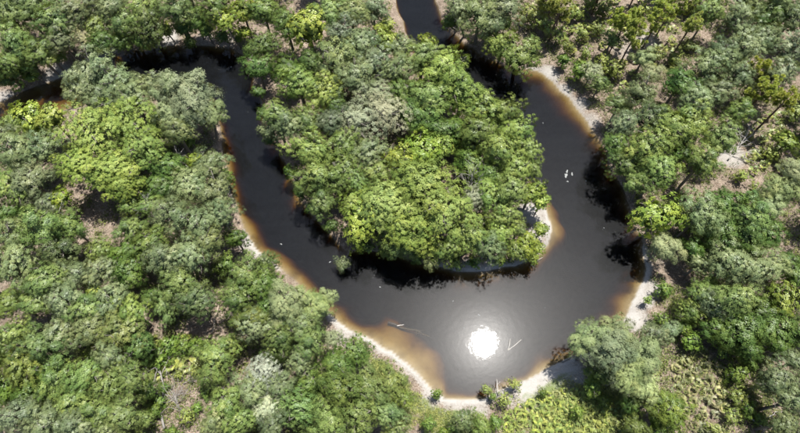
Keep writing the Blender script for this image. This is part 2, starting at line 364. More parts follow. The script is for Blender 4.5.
# ------------------------------------------------------------------ foliage prototypes
def unit(n, r):
    v = r.normal(size=(n, 3)); return v / np.linalg.norm(v, axis=1, keepdims=True)
def leaf_quads(P, Nrm, Ln, Wd, r):
    """one pointed leaf spray per point"""
    n = len(P)
    Nrm = Nrm / (np.linalg.norm(Nrm, axis=1, keepdims=True) + 1e-9)
    T = np.cross(Nrm, unit(n, r)); T /= (np.linalg.norm(T, axis=1, keepdims=True) + 1e-9); B = np.cross(Nrm, T)
    Ln = Ln[:, None]; Wd = Wd[:, None]
    V = np.stack([P - T * Ln * .5, P + B * Wd * .5 - T * Ln * .08 , P + T * Ln * .5, P - B * Wd * .5 - T * Ln * .08], 1).reshape(-1, 3)
    return V, np.arange(4 * n).reshape(n, 4)
def spread_dirs(n, r, zmin):
    """well spread directions on the upper part of a sphere"""
    out = []
    while len(out) < n:
        cnd = unit(24, r); cnd = cnd[cnd[:, 2] > zmin]
        if not len(cnd): continue
        if not out: out.append(cnd[0]); continue
        dmin = np.min(np.linalg.norm(cnd[:, None] - np.array(out)[None], axis=2), axis=1)
        out.append(cnd[np.argmax(dmin)])
    return np.array(out)

def broad_crown(name, seed, R, nl, ns, nleaf, ln, wd, flat=0.62, lobe=(0.30, 0.42), clump=(0.26, 0.44), mat=None, upb=0.25, zmin=-0.5, gap=0.0, core=0.8):
    """crown of lobes, each lobe of leaf clumps, each clump of leaves; also returns lobe centres for the limbs"""
    r = np.random.default_rng(seed)
    D = spread_dirs(nl, r, zmin); flat = flat * r.uniform(0.8, 1.3)
    asym = r.uniform(0.68, 1.2, nl) * (1 + 0.22 * np.sin(np.arctan2(D[:, 1], D[:, 0]) * r.integers(2, 4) + r.uniform(0, 6)))
    C = D * np.array((1, 1, flat)) * (R * 0.70 * asym)[:, None]
    C[:, 2] += R * 0.09 * r.normal(size=nl)
    lr = R * r.uniform(*lobe, nl)
    inner = spread_dirs(max(3, nl // 4), r, 0.1) * np.array((1, 1, flat)) * R * 0.36; inner[:, 2] += R * .1
    C = np.vstack([C, inner]); lr = np.append(lr, R * r.uniform(0.26, 0.36, len(inner)))
    P, NN, TN, = [], [], []
    for cc, rr in zip(C, lr):
        sd_ = spread_dirs(ns, r, -0.45)
        lt = r.normal(0, 0.12)
        for s in sd_:
            if r.random() < gap: continue
            q = cc + s * rr * r.uniform(0.68, 1.05) * np.array((1, 1, 0.8)); cr = r.uniform(*clump)
            n = max(4, int(nleaf * r.uniform(0.6, 1.4) * (cr / np.mean(clump)) ** 2))
            u = unit(n, r); rad = cr * np.minimum(np.abs(r.normal(0.55, 0.35, n)), 1.25)
            P.append(q + u * rad[:, None] * np.array((1, 1, 0.6)))
            cd_ = q / (np.linalg.norm(q) + 1e-6)
            NN.append(0.25 * u + 0.60 * s + 0.95 * cd_ + np.array((0, 0, upb)) + 0.32 * unit(n, r))
            TN.append(np.clip(0.5 + lt + r.normal(0, 0.08) + r.normal(0, 0.10, n), 0, 1))
    nc = int(core * 260 * R)                                           # leaves deep in the crown
    u = unit(nc, r) * (r.random(nc) ** 0.4 * R * 0.55)[:, None] * np.array((1, 1, flat * .6)) - np.array((0, 0, R * .18))
    P.append(u); NN.append(unit(nc, r) + np.array((0, 0, .5))); TN.append(np.clip(r.normal(0.45, .15, nc), 0, 1))
    P = np.vstack(P); NN = np.vstack(NN); TN = np.concatenate(TN); n = len(P)
    Ln = ln * r.uniform(0.65, 1.35, n); Wd = wd * r.uniform(0.65, 1.35, n); Ln[-nc:] *= 1.7; Wd[-nc:] *= 1.9
    V, Fq = leaf_quads(P, NN, Ln, Wd, r)
    return mesh_arrays(name, V, Fq, mat or M_LEAF, False, None, {'tone': TN}), C, lr

def limbs_mesh(name, seed, R, C, lr, drop, mat, thick=0.05, n=9):
    """limbs fanning from the trunk top (z=-drop) to the lobes, with twigs"""
    r = np.random.default_rng(seed); t = Tubes()
    pick = list(range(len(C))); r.shuffle(pick)
    for i in pick[:n]:
        e = C[i] * np.array((1, 1, 1.0)); s = np.array((0, 0, -drop))
        m1 = s * 0.55 + e * 0.35 + r.normal(0, 0.07 * R, 3) + np.array((0, 0, -0.06 * R)); m2 = e * 0.75 + s * 0.15 + r.normal(0, 0.06 * R, 3)
        k = thick * R
        t.tube([s, m1, m2, e], [k, k * .7, k * .45, k * .2], 5)
        for _ in range(4):
            d = unit(1, r)[0]; d[2] = abs(d[2]) * .7; b_ = m2 if r.random() < .5 else e
            t.tube([b_, b_ + d * lr[i] * .6 + r.normal(0, .05, 3), b_ + d * lr[i] * 1.05], [k * .28, k * .18, k * .07], 4)
    return t.mesh(name, mat)
def trunk_mesh(name, seed, mat, flare=1.5):
    """unit trunk 0..1 high, radius 1 at chest height"""
    r = np.random.default_rng(seed); t = Tubes()
    w = r.normal(0, 0.35, (6, 2)); w[0] = 0; w[-1] = 0
    zs = [-0.06, 0.03, 0.15, 0.45, 0.75, 1.0]
    t.tube([(w[i][0], w[i][1], z) for i, z in enumerate(zs)], [flare * 1.15, flare, 1.05, .95, .85, .78], 8)
    return t.mesh(name, mat)

PROTO = {}
def proto(cls, n, R, **kw):
    lst = []
    for i in range(n):
        seed = hash_(cls) * 100 + i
        cm_, C, lr = broad_crown('foliage', seed, R, **kw)
        lm = limbs_mesh('limbs', seed + 7, R, C, lr, R * 0.55, M_BARK)
        lst.append((cm_, lm, R))
    PROTO[cls] = lst
def hash_(s): return sum((i + 1) * ord(ch) for i, ch in enumerate(s))
proto('g', 7, 3.3, nl=20, ns=13, nleaf=62, ln=0.14, wd=0.09, flat=0.84, lobe=(0.20, 0.36), clump=(0.24, 0.42), gap=0.06)
proto('o', 7, 3.3, nl=21, ns=13, nleaf=60, ln=0.14, wd=0.095, flat=0.84, lobe=(0.19, 0.35), clump=(0.24, 0.42), gap=0.06)
proto('k', 4, 3.3, nl=22, ns=13, nleaf=58, ln=0.15, wd=0.095, flat=0.84, lobe=(0.18, 0.33), clump=(0.24, 0.40), gap=0.06)
proto('d', 4, 3.0, nl=18, ns=12, nleaf=58, ln=0.16, wd=0.105, flat=0.84, lobe=(0.2, 0.36), gap=0.06)
proto('b', 4, 2.6, nl=15, ns=13, nleaf=36, ln=0.24, wd=0.15, flat=0.7, gap=0.12, clump=(0.22, 0.40))
proto('L', 3, 4.4, nl=32, ns=17, nleaf=46, ln=0.16, wd=0.10, flat=0.55, lobe=(0.15, 0.27), clump=(0.22, 0.36), upb=.7, gap=0.1, mat=M_SOFT)
proto('f', 4, 3.4, nl=22, ns=18, nleaf=52, ln=0.24, wd=0.055, flat=0.66, lobe=(0.2, 0.33), mat=M_SOFT, upb=0.45, gap=0.1)
proto('m', 3, 3.1, nl=18, ns=14, nleaf=52, ln=0.15, wd=0.08, flat=0.66, gap=0.10, mat=M_SOFT, core=0.4, upb=0.8)
proto('y', 4, 1.9, nl=12, ns=9, nleaf=24, ln=0.18, wd=0.10, flat=0.7, clump=(0.16, 0.30), lobe=(0.24, 0.36), gap=0.28, core=0.3)
proto('s', 4, 1.35, nl=9, ns=9, nleaf=26, ln=0.17, wd=0.10, flat=0.75, clump=(0.16, 0.28), lobe=(0.32, 0.46))

def pine_proto(i):
    r = np.random.default_rng(900 + i); t = Tubes(); P = []; D = []
    for k in range(26):
        z = r.uniform(-2.3, 1.7); a = r.uniform(0, 6.283); ln = (2.2 - 0.55 * max(z, 0)) * r.uniform(.55, 1.0)
        e = np.array((math.cos(a) * ln, math.sin(a) * ln, z + 0.35 * ln))
        s = np.array((0, 0, z)); m1 = (s + e) / 2 - np.array((0, 0, .12))
        t.tube([s, m1, e], [.055, .04, .018], 4)
        for q in range(4):
            pp = e * (1 - .17 * q) + s * .17 * q + r.normal(0, .2, 3); P.append(pp); D.append((e - s) / np.linalg.norm(e - s))
    t.tube([(0, 0, -3.2), (.05, 0, -1), (0, .05, 1.9)], [.13, .10, .03], 6)
    pts, nr, tn, dr = [], [], [], []
    for pp, d in zip(P, D):
        n = 95; u = unit(n, r) + 0.55 * d + np.array((0, 0, .35)); u /= np.linalg.norm(u, axis=1, keepdims=True)
        pts.append(pp + u * 0.19); dr.append(u); tn.append(np.clip(.5 + r.normal(0, .1) + r.normal(0, .13, n), 0, 1))
    pts = np.vstack(pts); dr = np.vstack(dr); tn = np.concatenate(tn)
    B = np.cross(dr, np.array((0, 0, 1.0)) + 0.4 * unit(len(dr), r)); B /= np.linalg.norm(B, axis=1, keepdims=True)
    V = np.stack([pts - dr * .17, pts + B * .03, pts + dr * .19, pts - B * .03], 1).reshape(-1, 3)
    return mesh_arrays('foliage', V, np.arange(len(V)).reshape(-1, 4), M_NEEDLE, False, None, {'tone': tn}), t.mesh('limbs', M_PINEBARK), 2.3
PROTO['p'] = [pine_proto(i) for i in range(4)]
TRUNKS = [trunk_mesh('trunk', 300 + i, M_BARK) for i in range(4)]
PINETRUNKS = [trunk_mesh('trunk', 320 + i, M_PINEBARK, 1.15) for i in range(2)]

# ------------------------------------------------------------------ trees: crown centre and half-width as seen in the photograph, kind, optional height (m)
TINT = {'g': (.160, .198, .085), 'o': (.142, .194, .053), 'k': (.176, .232, .058), 'd': (.082, .136, .030), 'b': (.195, .255, .046), 'L': (.200, .262, .062),
        'f': (.218, .265, .125), 'm': (.275, .305, .185), 's': (.115, .180, .034), 'p': (.300, .345, .085), 'y': (.210, .252, .064)}
HEIGHT = {'g': 8.5, 'o': 8.5, 'k': 8.5, 'd': 6.5, 'b': 8.0, 'L': 10.5, 'f': 9.0, 'm': 8.5, 's': 2.4, 'p': 7.5, 'y': 3.6}
TREES = """
o 10 18 24;o 36 8 22;o 55 24 24;o 18 46 24;o 40 55 18 7;g 62 42 17;g 76 14 20;m 79 38 12 7;o 96 27 21 6;g 112 8 22;o 126 26 21 6;o 142 12 21;o 151 30 22 6;d 101 42 15 6;s 31 77 9 3;d 8 74 18 5;b 166 30 9 4
o 176 9 21;d 196 20 16 5;d 120 42 12 4;d 142 42 12 4;d 182 28 12 4;d 206 30 10 3.5;d 222 36 9 3;d 25 66 13 5;s 92 48 8 3;s 190 43 8 2;d 52 56 13 4;g 20 5 18;o 0 65 18
o 215 8 20;b 225 21 13;b 243 10 16;b 243 32 10 4;o 264 12 19;o 263 44 18 7.5;s 238 38 7 2.5;d 252 50 11 4
o 286 22 20;b 309 28 24;d 258 68 18 6;d 286 70 20 7;d 311 62 15;o 330 12 20;g 352 14 22;g 374 10 18 7;b 386 26 10 5;b 386 42 15 7;g 342 34 20;g 338 62 27;g 362 44 22;k 300 86 23;k 324 92 23;g 355 78 25;g 376 66 22;g 397 70 20;d 335 104 15
k 378 172 18;o 356 182 16;m 376 94 20;g 402 48 18 7;k 422 60 24 7;b 427 42 10 6;o 400 92 20;k 276 114 17;g 287 126 20;g 271 130 14 6;o 306 122 20;g 332 122 20;m 360 120 26;m 386 112 22;k 310 150 24;k 340 148 24;o 318 178 24;o 344 172 24;g 370 154 22;o 322 202 18 6;b 352 204 16
k 446 74 28;k 430 98 26;k 462 94 28;k 482 112 26;k 502 114 22 7;k 516 132 22 7;d 410 116 18;d 426 120 24;d 442 132 18;d 456 132 22;k 476 136 24;k 500 150 24;k 526 150 17 6;b 420 150 22;b 400 162 20;b 440 148 16;d 470 165 22;d 490 176 20;k 515 168 20;k 530 170 15 6
L 420 186 42 11;L 384 206 36 10;b 360 222 22 8;b 372 200 18;L 410 232 32 9;L 446 212 34 10;o 398 246 20 6;b 436 250 12 5;m 472 196 15;k 490 196 22;k 511 190 20;b 531 192 15 6;b 541 202 11 5;k 504 216 18 7;k 468 234 26 7;g 486 246 20 6;k 500 234 16 6;b 524 246 13 4;b 532 256 9 2.5;b 541 230 9 3;g 343 264 10 1.4;b 528 240 10 3;k 518 229 12 4;b 537 248 8 2.5;k 515 251 12 4;o 450 248 18 6;g 430 262 10 4
s 455 262 9 2.5;s 474 262 8 2.2;s 500 259 8 2.2;d 415 256 10 3;d 386 250 11 3.5;d 364 246 10 3.5;d 290 172 9 3;d 300 192 9 3;d 314 208 9 3;d 332 226 9 3;d 270 140 8 3;d 262 114 8 3;d 258 92 8 3;
o 15 122 18;b 32 121 22;b 52 118 17;g 90 76 26;g 116 86 28;g 132 98 22;g 100 100 20;g 150 86 18;f 190 98 34 10;f 176 116 26;f 210 112 20 8;f 170 92 22;g 78 92 18;g 8 135 16
L 90 134 36;L 126 124 34;L 142 146 26;L 110 170 32;L 76 164 26;L 122 186 22 9;g 15 152 26;g 42 150 24;g 30 180 26;o 10 188 22;g 48 205 16 7;d 6 214 16 6;d 158 130 16 6;g 177 132 18;b 194 160 10 6;d 166 166 22 7;d 156 186 18 6;b 60 198 12;g 210 166 22;g 190 186 26;g 216 192 24;s 226 176 10 2.5;s 190 140 8 4
g 170 214 24;g 196 226 26;g 220 216 20;d 236 238 13 5;g 206 242 22;o 130 202 16 6;o 150 206 16 6;o 132 232 18 7
g 15 236 26;o 45 230 28;o 70 226 18;g 60 252 24;g 20 266 24;o 100 250 18 6;d 125 252 20;o 150 246 22;g 166 260 24;g 190 256 22;o 45 282 24;g 76 276 22;g 100 272 20;b 94 290 10;d 130 272 22;o 180 282 24;g 196 302 22;o 10 302 18;o 36 302 20;g 66 300 24;o 90 308 22;g 112 302 24;o 132 312 20;d 152 298 14 5;o 166 306 18 6
o 14 336 20;o 40 346 26;g 60 334 22;g 90 330 26;g 120 332 26;d 140 346 20;s 92 350 12 3;g 110 356 18;o 20 366 24;d 46 368 18;s 10 386 18 5;d 30 398 18;o 60 382 24;o 86 376 24;o 110 386 26;o 132 380 20;d 146 390 13 5;o 70 406 24;o 96 412 24;g 20 416 24;g 45 422 24;g 76 426 20;o 120 416 22;o 141 420 14 6;o 0 352 18;o 8 270 12;g 0 420 16;g 108 432 20
s 160 402 8 2;y 196 372 10 2.4;s 206 392 8 2;y 186 416 11 2.6;s 165 388 6 1.6;y 178 376 7 1.6;s 196 408 7 1.8;s 172 432 9 2.4;s 160 360 10;s 171 345 11;s 184 348 9;s 155 412 10;s 158 352 9;s 196 345 9 2
s 206 350 12 4;o 216 358 24 6;o 232 346 14 5;o 212 374 18 5;s 225 265 15 4;o 246 276 24 7;d 262 286 22;o 266 266 17 6;o 235 300 22 7;d 270 310 18;f 286 302 26;f 312 308 24 8;f 326 298 13 6;g 300 326 20;g 256 326 20;o 250 320 18;o 280 340 20;o 310 344 20;f 332 338 11 6;d 356 352 20 6;d 338 366 22;g 300 362 16;d 276 354 14;m 262 374 20;g 282 386 18;g 250 390 22;d 310 384 22;o 340 390 26;o 366 386 24;o 390 384 20 7;o 402 398 15 6;o 226 406 24;g 214 424 18;o 240 422 18;m 266 408 18;g 272 426 18;o 300 410 26;o 330 420 26;o 360 414 26;o 388 414 20 7;o 396 430 16 6
s 428 424 9 2.5;o 464 420 14 4;o 482 426 14 4;s 496 422 9 3;y 487 389 8 1.6;y 515 384 9 1.8;s 493 396 5 1.2;s 437 394 6 1.3;y 505 400 10 2;s 455 428 9 2.5;s 443 432 7 2;s 543 393 5 1.5
f 590 338 24 9;f 612 352 30 10;f 640 358 26;f 616 334 24;f 644 386 18 7;s 594 384 13 4;d 602 372 16 6;o 670 412 22 6;o 652 404 16 5;s 660 426 14 4;g 652 334 16 6;g 668 332 14 5;d 632 402 12 4;f 628 374 20;s 578 412 8 2.5;s 604 402 8 2;o 636 428 14 4
g 716 306 20 7;o 702 294 20 6;o 736 300 24;d 760 312 24;b 782 300 20 7;d 740 330 26;d 772 330 26;d 720 330 18 6;d 794 330 18;s 735 374 12 3.5;o 690 312 15 5;d 748 350 16 6;d 778 346 14;g 780 380 22;g 792 402 20;g 766 384 14 6;g 786 424 18;g 796 362 16;s 752 362 10 3;s 665 290 10 2;s 660 320 9 2;s 682 326 13 3;s 692 342 11 3;s 648 300 5 1.3;s 696 318 10 3;s 760 418 9 2;s 724 352 9 3;y 738 396 13 4;y 732 416 11 3.5;s 748 408 9 3;y 712 428 9 2.5
b 656 216 25 8;f 664 246 19 6;g 702 214 26;d 726 208 26;o 750 218 24;d 720 230 24;d 746 240 24;d 764 234 20;g 730 264 24;g 750 272 24;g 772 264 18;d 788 262 14;d 796 276 16;d 692 250 15 5;s 690 226 11 3;o 682 214 14 5;g 700 264 14 5;s 712 282 9 3
o 616 146 17 7;o 626 166 19 7;k 646 150 26;k 660 172 22;o 640 182 18 7;k 670 130 26;k 690 124 26;g 650 118 22;g 626 124 20;k 720 140 22;o 702 162 20;d 682 152 16;o 620 104 16 6;g 640 94 20;d 680 84 20;g 706 70 24;g 722 54 20;g 696 102 22;g 720 94 18;g 742 50 22;g 762 40 24;g 736 20 20;o 710 12 18;d 772 14 24;p 756 70 15;p 766 90 17;y 750 96 14;p 786 100 14;y 796 114 13;g 780 74 20;g 792 50 22;g 792 20 20;g 740 76 18;o 740 112 16;f 782 190 22 7;f 796 172 18;y 772 152 12 3;b 788 142 13 5;f 770 206 16 6;y 756 192 12 4;y 742 176 10 3
p 660 16 15;y 640 12 13;p 624 22 16;y 606 10 14;p 636 32 13;p 692 24 12;o 612 40 12 5;y 616 70 14;f 644 58 13 5;f 652 74 14 5;y 656 54 11 3;s 580 70 12 3.5;s 564 60 8 2.5;k 520 55 27 6;k 500 46 18 5;g 480 14 26 8;g 502 8 24;g 458 8 17 9;d 450 22 10 4;g 490 26 20 7;s 505 24 9 5;y 530 14 16;y 544 24 13;p 560 8 15;y 574 12 13;y 582 32 12;y 558 34 12;m 592 72 12 4;y 692 6 13;y 598 28 12;p 674 4 14;o 600 84 12 4;y 586 52 9 2.5;y 568 46 8 2.5;y 604 60 10 3;y 676 60 10 3;y 690 46 10 3;g 780 0 20;g 748 0 20;y 590 2 12;y 546 2 13
"""
# named places of the photograph, used to say which tree is meant
PLACES = [((30, 20), 'in upper left corner'), ((20, 68), 'above amber side channel, left edge'), ((80, 28), 'above the side channel, upper left'), ((140, 20), 'above the shaded sandbank, upper left'), ((225, 20), 'above the left arm’s bend'),
          ((300, 30), 'on peninsula’s top left'), ((280, 75), 'on peninsula’s upper left shore'), ((350, 25), 'on peninsula’s top'), ((400, 50), 'on peninsula beside top water'), ((345, 80), 'in peninsula’s upper middle'),
          ((285, 122), 'on peninsula’s left shoulder'), ((372, 115), 'near silvery crowns mid peninsula'), ((325, 170), 'on peninsula’s left shore'), ((450, 85), 'on peninsula’s upper right shore'), ((430, 128), 'in peninsula’s middle'),
          ((500, 130), 'on peninsula’s right shore'), ((485, 185), 'right of the bare snag on peninsula'), ((400, 215), 'at peninsula’s lower left end'), ((480, 240), 'at peninsula’s bottom shore'), ((530, 225), 'by peninsula’s white sand spit'),
          ((30, 120), 'below side channel, left edge'), ((110, 88), 'below the side channel'), ((185, 105), 'at left arm’s west bank, upper'), ((105, 150), 'in broad yellow-green grove at left'), ((25, 180), 'at left edge, mid height'), ((165, 165), 'behind left bank by the white snag'),
          ((205, 190), 'on left bank, mid height'), ((205, 235), 'above the left sand patch'), ((140, 215), 'beside the small left clearing'), ((40, 245), 'left edge, below mid height'), ((130, 260), 'below the small left clearing'), ((185, 275), 'left of the tan log'),
          ((50, 292), 'lower left, upper part'), ((110, 305), 'lower left, middle'), ((30, 350), 'at lower left edge'), ((105, 345), 'lower left, left of green shrubs'), ((25, 405), 'in lower left corner'), ((85, 395), 'along lower left bottom'), ((130, 395), 'left of the bleached dead tree'), ((170, 350), 'above the bleached dead tree'),
          ((215, 362), 'below the tan log'), ((245, 280), 'beside the left sand patch'), ((305, 308), 'on left bank under pale feathery crowns'), ((265, 340), 'right of the tan log'), ((345, 360), 'behind the white sand rim'), ((265, 390), 'around mossy crowns, bottom'), ((225, 415), 'right of the bleached dead tree'), ((320, 405), 'bottom edge, left of grass strip'), ((385, 400), 'bottom edge beside grass strip'),
          ((470, 422), 'on bottom grass strip'), ((500, 390), 'on bottom sandbank'), ((600, 350), 'on lower right bank'), ((655, 405), 'right of palmetto thicket'), ((590, 400), 'behind palmetto thicket'), ((670, 320), 'on lower right sandy shore'), ((740, 310), 'right side, above dry clearing'), ((760, 345), 'right of dry clearing, upper'), ((785, 395), 'in lower right corner'),
          ((660, 225), 'at right arm’s east bank'), ((725, 220), 'right side, mid height'), ((750, 265), 'right side, below mid height'), ((635, 155), 'on right bank, upper half'), ((700, 140), 'left of the white deadfall'), ((680, 90), 'below pine clearing'), ((730, 60), 'upper right, right of clearing'), ((770, 90), 'right edge, upper'), ((780, 20), 'in upper right corner'), ((785, 180), 'right edge, mid height'),
          ((655, 20), 'at top of pine clearing'), ((615, 45), 'in the pine clearing'), ((560, 20), 'at top, left of pine clearing'), ((490, 20), 'at top beside right arm'), ((575, 65), 'by the upper right sandbank')]
LOOK = {'g': ('oak_tree', 'grey-green', 'oak', 'tree'), 'o': ('oak_tree', 'olive-green', 'oak', 'tree'), 'k': ('oak_tree', 'light green', 'oak', 'tree'), 'd': ('laurel_tree', 'dark green', 'rounded tree', 'tree'), 'b': ('maple_tree', 'bright yellow-green', 'leafy tree', 'tree'), 'L': ('broad_tree', 'light yellow-green', 'broad flat-topped tree', 'tree'),
        'f': ('cypress_tree', 'pale green', 'feathery tree', 'tree'), 'm': ('mossy_oak_tree', 'silvery grey', 'mossy oak', 'tree'), 's': ('shrub', 'fresh green', 'shrub', 'shrub'), 'p': ('pine_tree', 'yellow-green', 'tufted pine', 'tree'), 'y': ('scrub_oak', 'yellow-olive', 'open scrub oak', 'tree')}
GROUPS = {'oak_tree': 'oaks of the river forest', 'laurel_tree': 'dark rounded trees of the forest', 'maple_tree': 'bright leafy trees of the forest', 'broad_tree': 'broad light-green trees', 'cypress_tree': 'feathery pale trees', 'mossy_oak_tree': 'mossy silver oaks', 'shrub': 'green shrubs', 'pine_tree': 'tufted pines', 'scrub_oak': 'open yellow-olive scrub oaks'}
ORD = ['', 'second', 'third', 'fourth', 'fifth', 'sixth', 'seventh', 'eighth', 'ninth', 'tenth']

def land_shift(x, y, want=0.5):
    """move a base that falls in the river to the nearest land"""
    d = float(shore_distance([x], [y])[0]); x0, y0 = x, y
    k = 0
    while d < want and k < 60:
        e = 0.1; gxx = shore_distance([x + e, x - e, x, x], [y, y, y + e, y - e])
        g = np.array((gxx[0] - gxx[1], gxx[2] - gxx[3])); n = np.linalg.norm(g)
        if n < 1e-6: g = np.array((1.0, 0)); n = 1
        x += g[0] / n * 0.25; y += g[1] / n * 0.25; d = float(shore_distance([x], [y])[0]); k += 1
    return x, y

rows = []
for tok in TREES.replace('\n', ';').split(';'):
    q = tok.split()
    if not q: continue
    rows.append((q[0], float(q[1]), float(q[2]), float(q[3]), float(q[4]) if len(q) > 4 else HEIGHT[q[0]] * rng.uniform(0.9, 1.12)))

def build_tree(cls, px, py, rpx, H, label, group, name, cat, k):
    flat = 0.62
    zc = H * 0.62 if cls not in 'sy' else H * 0.5
    if cls == 'p': zc = H * 0.82
    c = at(px, py, zc + 0.9); R = 1.02 * rpx * depth_of(c) / FPX
    if cls in 'gokdmfbL': zc = max(min(zc, H - 0.5 * R), 0.55 * R)
    c = at(px, py, zc + 0.9)
    bx, by = land_shift(c[0], c[1], 0.35 if cls != 's' else 0.15)
    bz = float(ground_z(np.array([bx]), np.array([by]))[0])
    root = add(name, None, None, (bx, by, bz)); root.empty_display_size = 0.3
    tag(root, label, cat, group)
    fol, lim, R0 = PROTO[cls][k % len(PROTO[cls])]
    s = R / R0; rz = rng.uniform(0, 6.283); off = (c[0] - bx, c[1] - by, zc + 0.9 - bz)
    sz = s * rng.uniform(0.9, 1.15)
    cr = add('crown', fol, root, off, (rng.normal(0, .06), rng.normal(0, .06), rz), (s * (asp := rng.uniform(.86, 1.16)), s / asp, sz))
    t = np.array(TINT[cls]); j = rng.normal(0, 1, 3)
    t = t * (1 + 0.13 * j[0]) * np.array((1 + 0.04 * j[1], 1, 1 + 0.10 * j[2])); cr.color = (*np.clip(t, .01, 1), 1)
    tm = (PINETRUNKS if cls == 'p' else TRUNKS)[k % (2 if cls == 'p' else 4)]
    drop = {'p': 2.9 * sz}.get(cls, R0 * 0.5 * sz)
    e = np.array(off) - np.array((0, 0, drop))
    if e[2] < 0.25: e[2] = 0.25
    rad = {'p': 0.10, 's': 0.04, 'y': 0.05}.get(cls, 0.034 * R + 0.03)
    tr = add('trunk', tm, root, (0, 0, 0))
    ln = np.linalg.norm(e); tr.scale = (rad, rad, ln)
    tr.rotation_euler = (0, math.acos(max(-1, min(1, e[2] / ln))), math.atan2(e[1], e[0]))
    lb = add('limbs', lim, tr, off, cr.rotation_euler, cr.scale); lb.matrix_parent_inverse = tr.matrix_basis.inverted()
    return root

lab = {}
place_xy = np.array([p for p, _ in PLACES], float)
for i, (cls, px, py, rpx, H) in enumerate(rows):
    pl = PLACES[int(np.argmin((place_xy[:, 0] - px) ** 2 + ((place_xy[:, 1] - py) * 1.2) ** 2))][1]
    lab.setdefault((cls, pl), []).append(i)
labels = {}
for (cls, pl), ids in lab.items():
    ids.sort(key=lambda i: rows[i][1]); nm, colr, kind, cat = LOOK[cls]; n = len(ids)
    pl = pl.replace('’', "'")
    for j, i in enumerate(ids):
        if n == 1: w = f'{colr} {kind} {pl}'
        elif j == 0: w = f'leftmost {colr} {kind} {pl}'
        elif j == n - 1: w = f'rightmost {colr} {kind} {pl}'
        else: w = f'{ORD[j]} {colr} {kind} from left {pl}'
        labels[i] = w
for i, (cls, px, py, rpx, H) in enumerate(rows):
    nm, colr, kind, cat = LOOK[cls]
    build_tree(cls, px, py, rpx, H, labels[i], GROUPS[nm], nm, cat, int(rng.integers(0, 100)))

# a belt of trees just outside the frame, so that the wood goes on past its edges
belt = []
for side, pts in (('left', [(-28, y) for y in range(-10, 450, 42)]), ('right', [(828, y) for y in range(-10, 450, 42)] + [(874, y) for y in range(-20, 470, 56)]),
                  ('top', [(x, -24) for x in range(10, 800, 42)]), ('bottom', [(x, 462) for x in range(0, 800, 46)] + [(x, 508) for x in range(-20, 840, 56)])):
    for px, py in pts:
        px += rng.uniform(-8, 8); py += rng.uniform(-6, 6)
        cls = 'p' if (side == 'top' and 520 < px < 700) else str(rng.choice(['g', 'o', 'o', 'd']))
        g = at(px, py, 4)
        if shore_distance([g[0]], [g[1]])[0] < 2.0 or (side == 'bottom' and 400 < px < 640): continue
        belt.append((side, cls, px, py))
for px, py in [(335, -60), (362, -84), (395, -100), (440, -98), (480, -104), (372, -52)]: belt.append(('top', 'o', px, py))  # further oaks out of view, added so the top channel reflects dark
belt.sort(key=lambda b_: (b_[0], b_[3] if b_[0] in ('left', 'right') else b_[2]))
seen = {}
for side, cls, px, py in belt:
    nm, colr, kind, cat = LOOK[cls]; k = seen[(side, cls)] = seen.get((side, cls), 0) + 1
    way = 'from the top' if side in ('left', 'right') else 'from the left'
    w = f"{(['first'] + ORD[1:] + ['eleventh', 'twelfth', 'thirteenth', 'fourteenth', 'fifteenth', 'sixteenth', 'seventeenth', 'eighteenth', 'nineteenth', 'twentieth', 'twenty-first', 'twenty-second', 'twenty-third', 'twenty-fourth'])[k - 1]} {colr} {kind} {way} just past the {side} edge"
    build_tree(cls, px, py, rng.uniform(18, 26), HEIGHT[cls], w, GROUPS[nm], nm, cat, int(rng.integers(0, 100)))

# ------------------------------------------------------------------ saw palmettos
def palmetto_mesh(seed):
    r = np.random.default_rng(seed); V = []; Fq = []; tn = []
    for k in range(11):
        a = r.uniform(0, 6.283); el = r.uniform(.35, 1.25); ln = r.uniform(.35, .6)
        d = np.array((math.cos(a) * math.cos(el), math.sin(a) * math.cos(el), math.sin(el))); hub = d * ln
        side = np.array((-math.sin(a), math.cos(a), 0)); upv = np.cross(d, side) * -1
        tilt = d * .75 + np.array((0, 0, -.35)); tilt /= np.linalg.norm(tilt)
        b = len(V); V += [(0, 0, .02), tuple(hub * .5 + side * .012), tuple(hub), tuple(hub * .5 - side * .012)]; Fq.append((b, b + 1, b + 2, b + 3)); tn.append(.5)
        t0 = np.clip(r.normal(.5, .27), 0, 1)
        for q in range(9):
            w = (q - 4) * .34; L_ = r.uniform(.36, .46) * (1 - .05 * abs(q - 4))
            dd = tilt * math.cos(w) + side * math.sin(w); dd[2] -= .06 * abs(q - 4) * .5
            nn = np.cross(dd, np.array((0, 0, 1.0))); nn /= np.linalg.norm(nn) + 1e-9
            b = len(V); m1 = hub + dd * L_ * .55
            V += [tuple(hub), tuple(m1 + nn * .035 + np.array((0, 0, .01))), tuple(hub + dd * L_ - np.array((0, 0, .04))), tuple(m1 - nn * .035 - np.array((0, 0, .01)))]
            Fq.append((b, b + 1, b + 2, b + 3)); tn.append(float(np.clip(t0 + r.normal(0, .08), 0, 1)))
    return mesh_arrays('fronds', np.array(V), np.array(Fq), M_LEAF, False, None, {'tone': tn})
PALM = [palmetto_mesh(500 + i) for i in range(5)]
stub = Tubes(); stub.tube([(0, 0, -.08), (.02, 0, .06), (.0, .02, .14)], [.07, .07, .05], 6); PSTEM = stub.mesh('stem', M_PINEBARK)
def in_poly(x, y, P):
    ok = False
    for (x0, y0), (x1, y1) in zip(P, P[1:] + P[:1]):
        if (y0 > y) != (y1 > y) and x < (x1 - x0) * (y - y0) / (y1 - y0) + x0: ok = not ok
    return ok
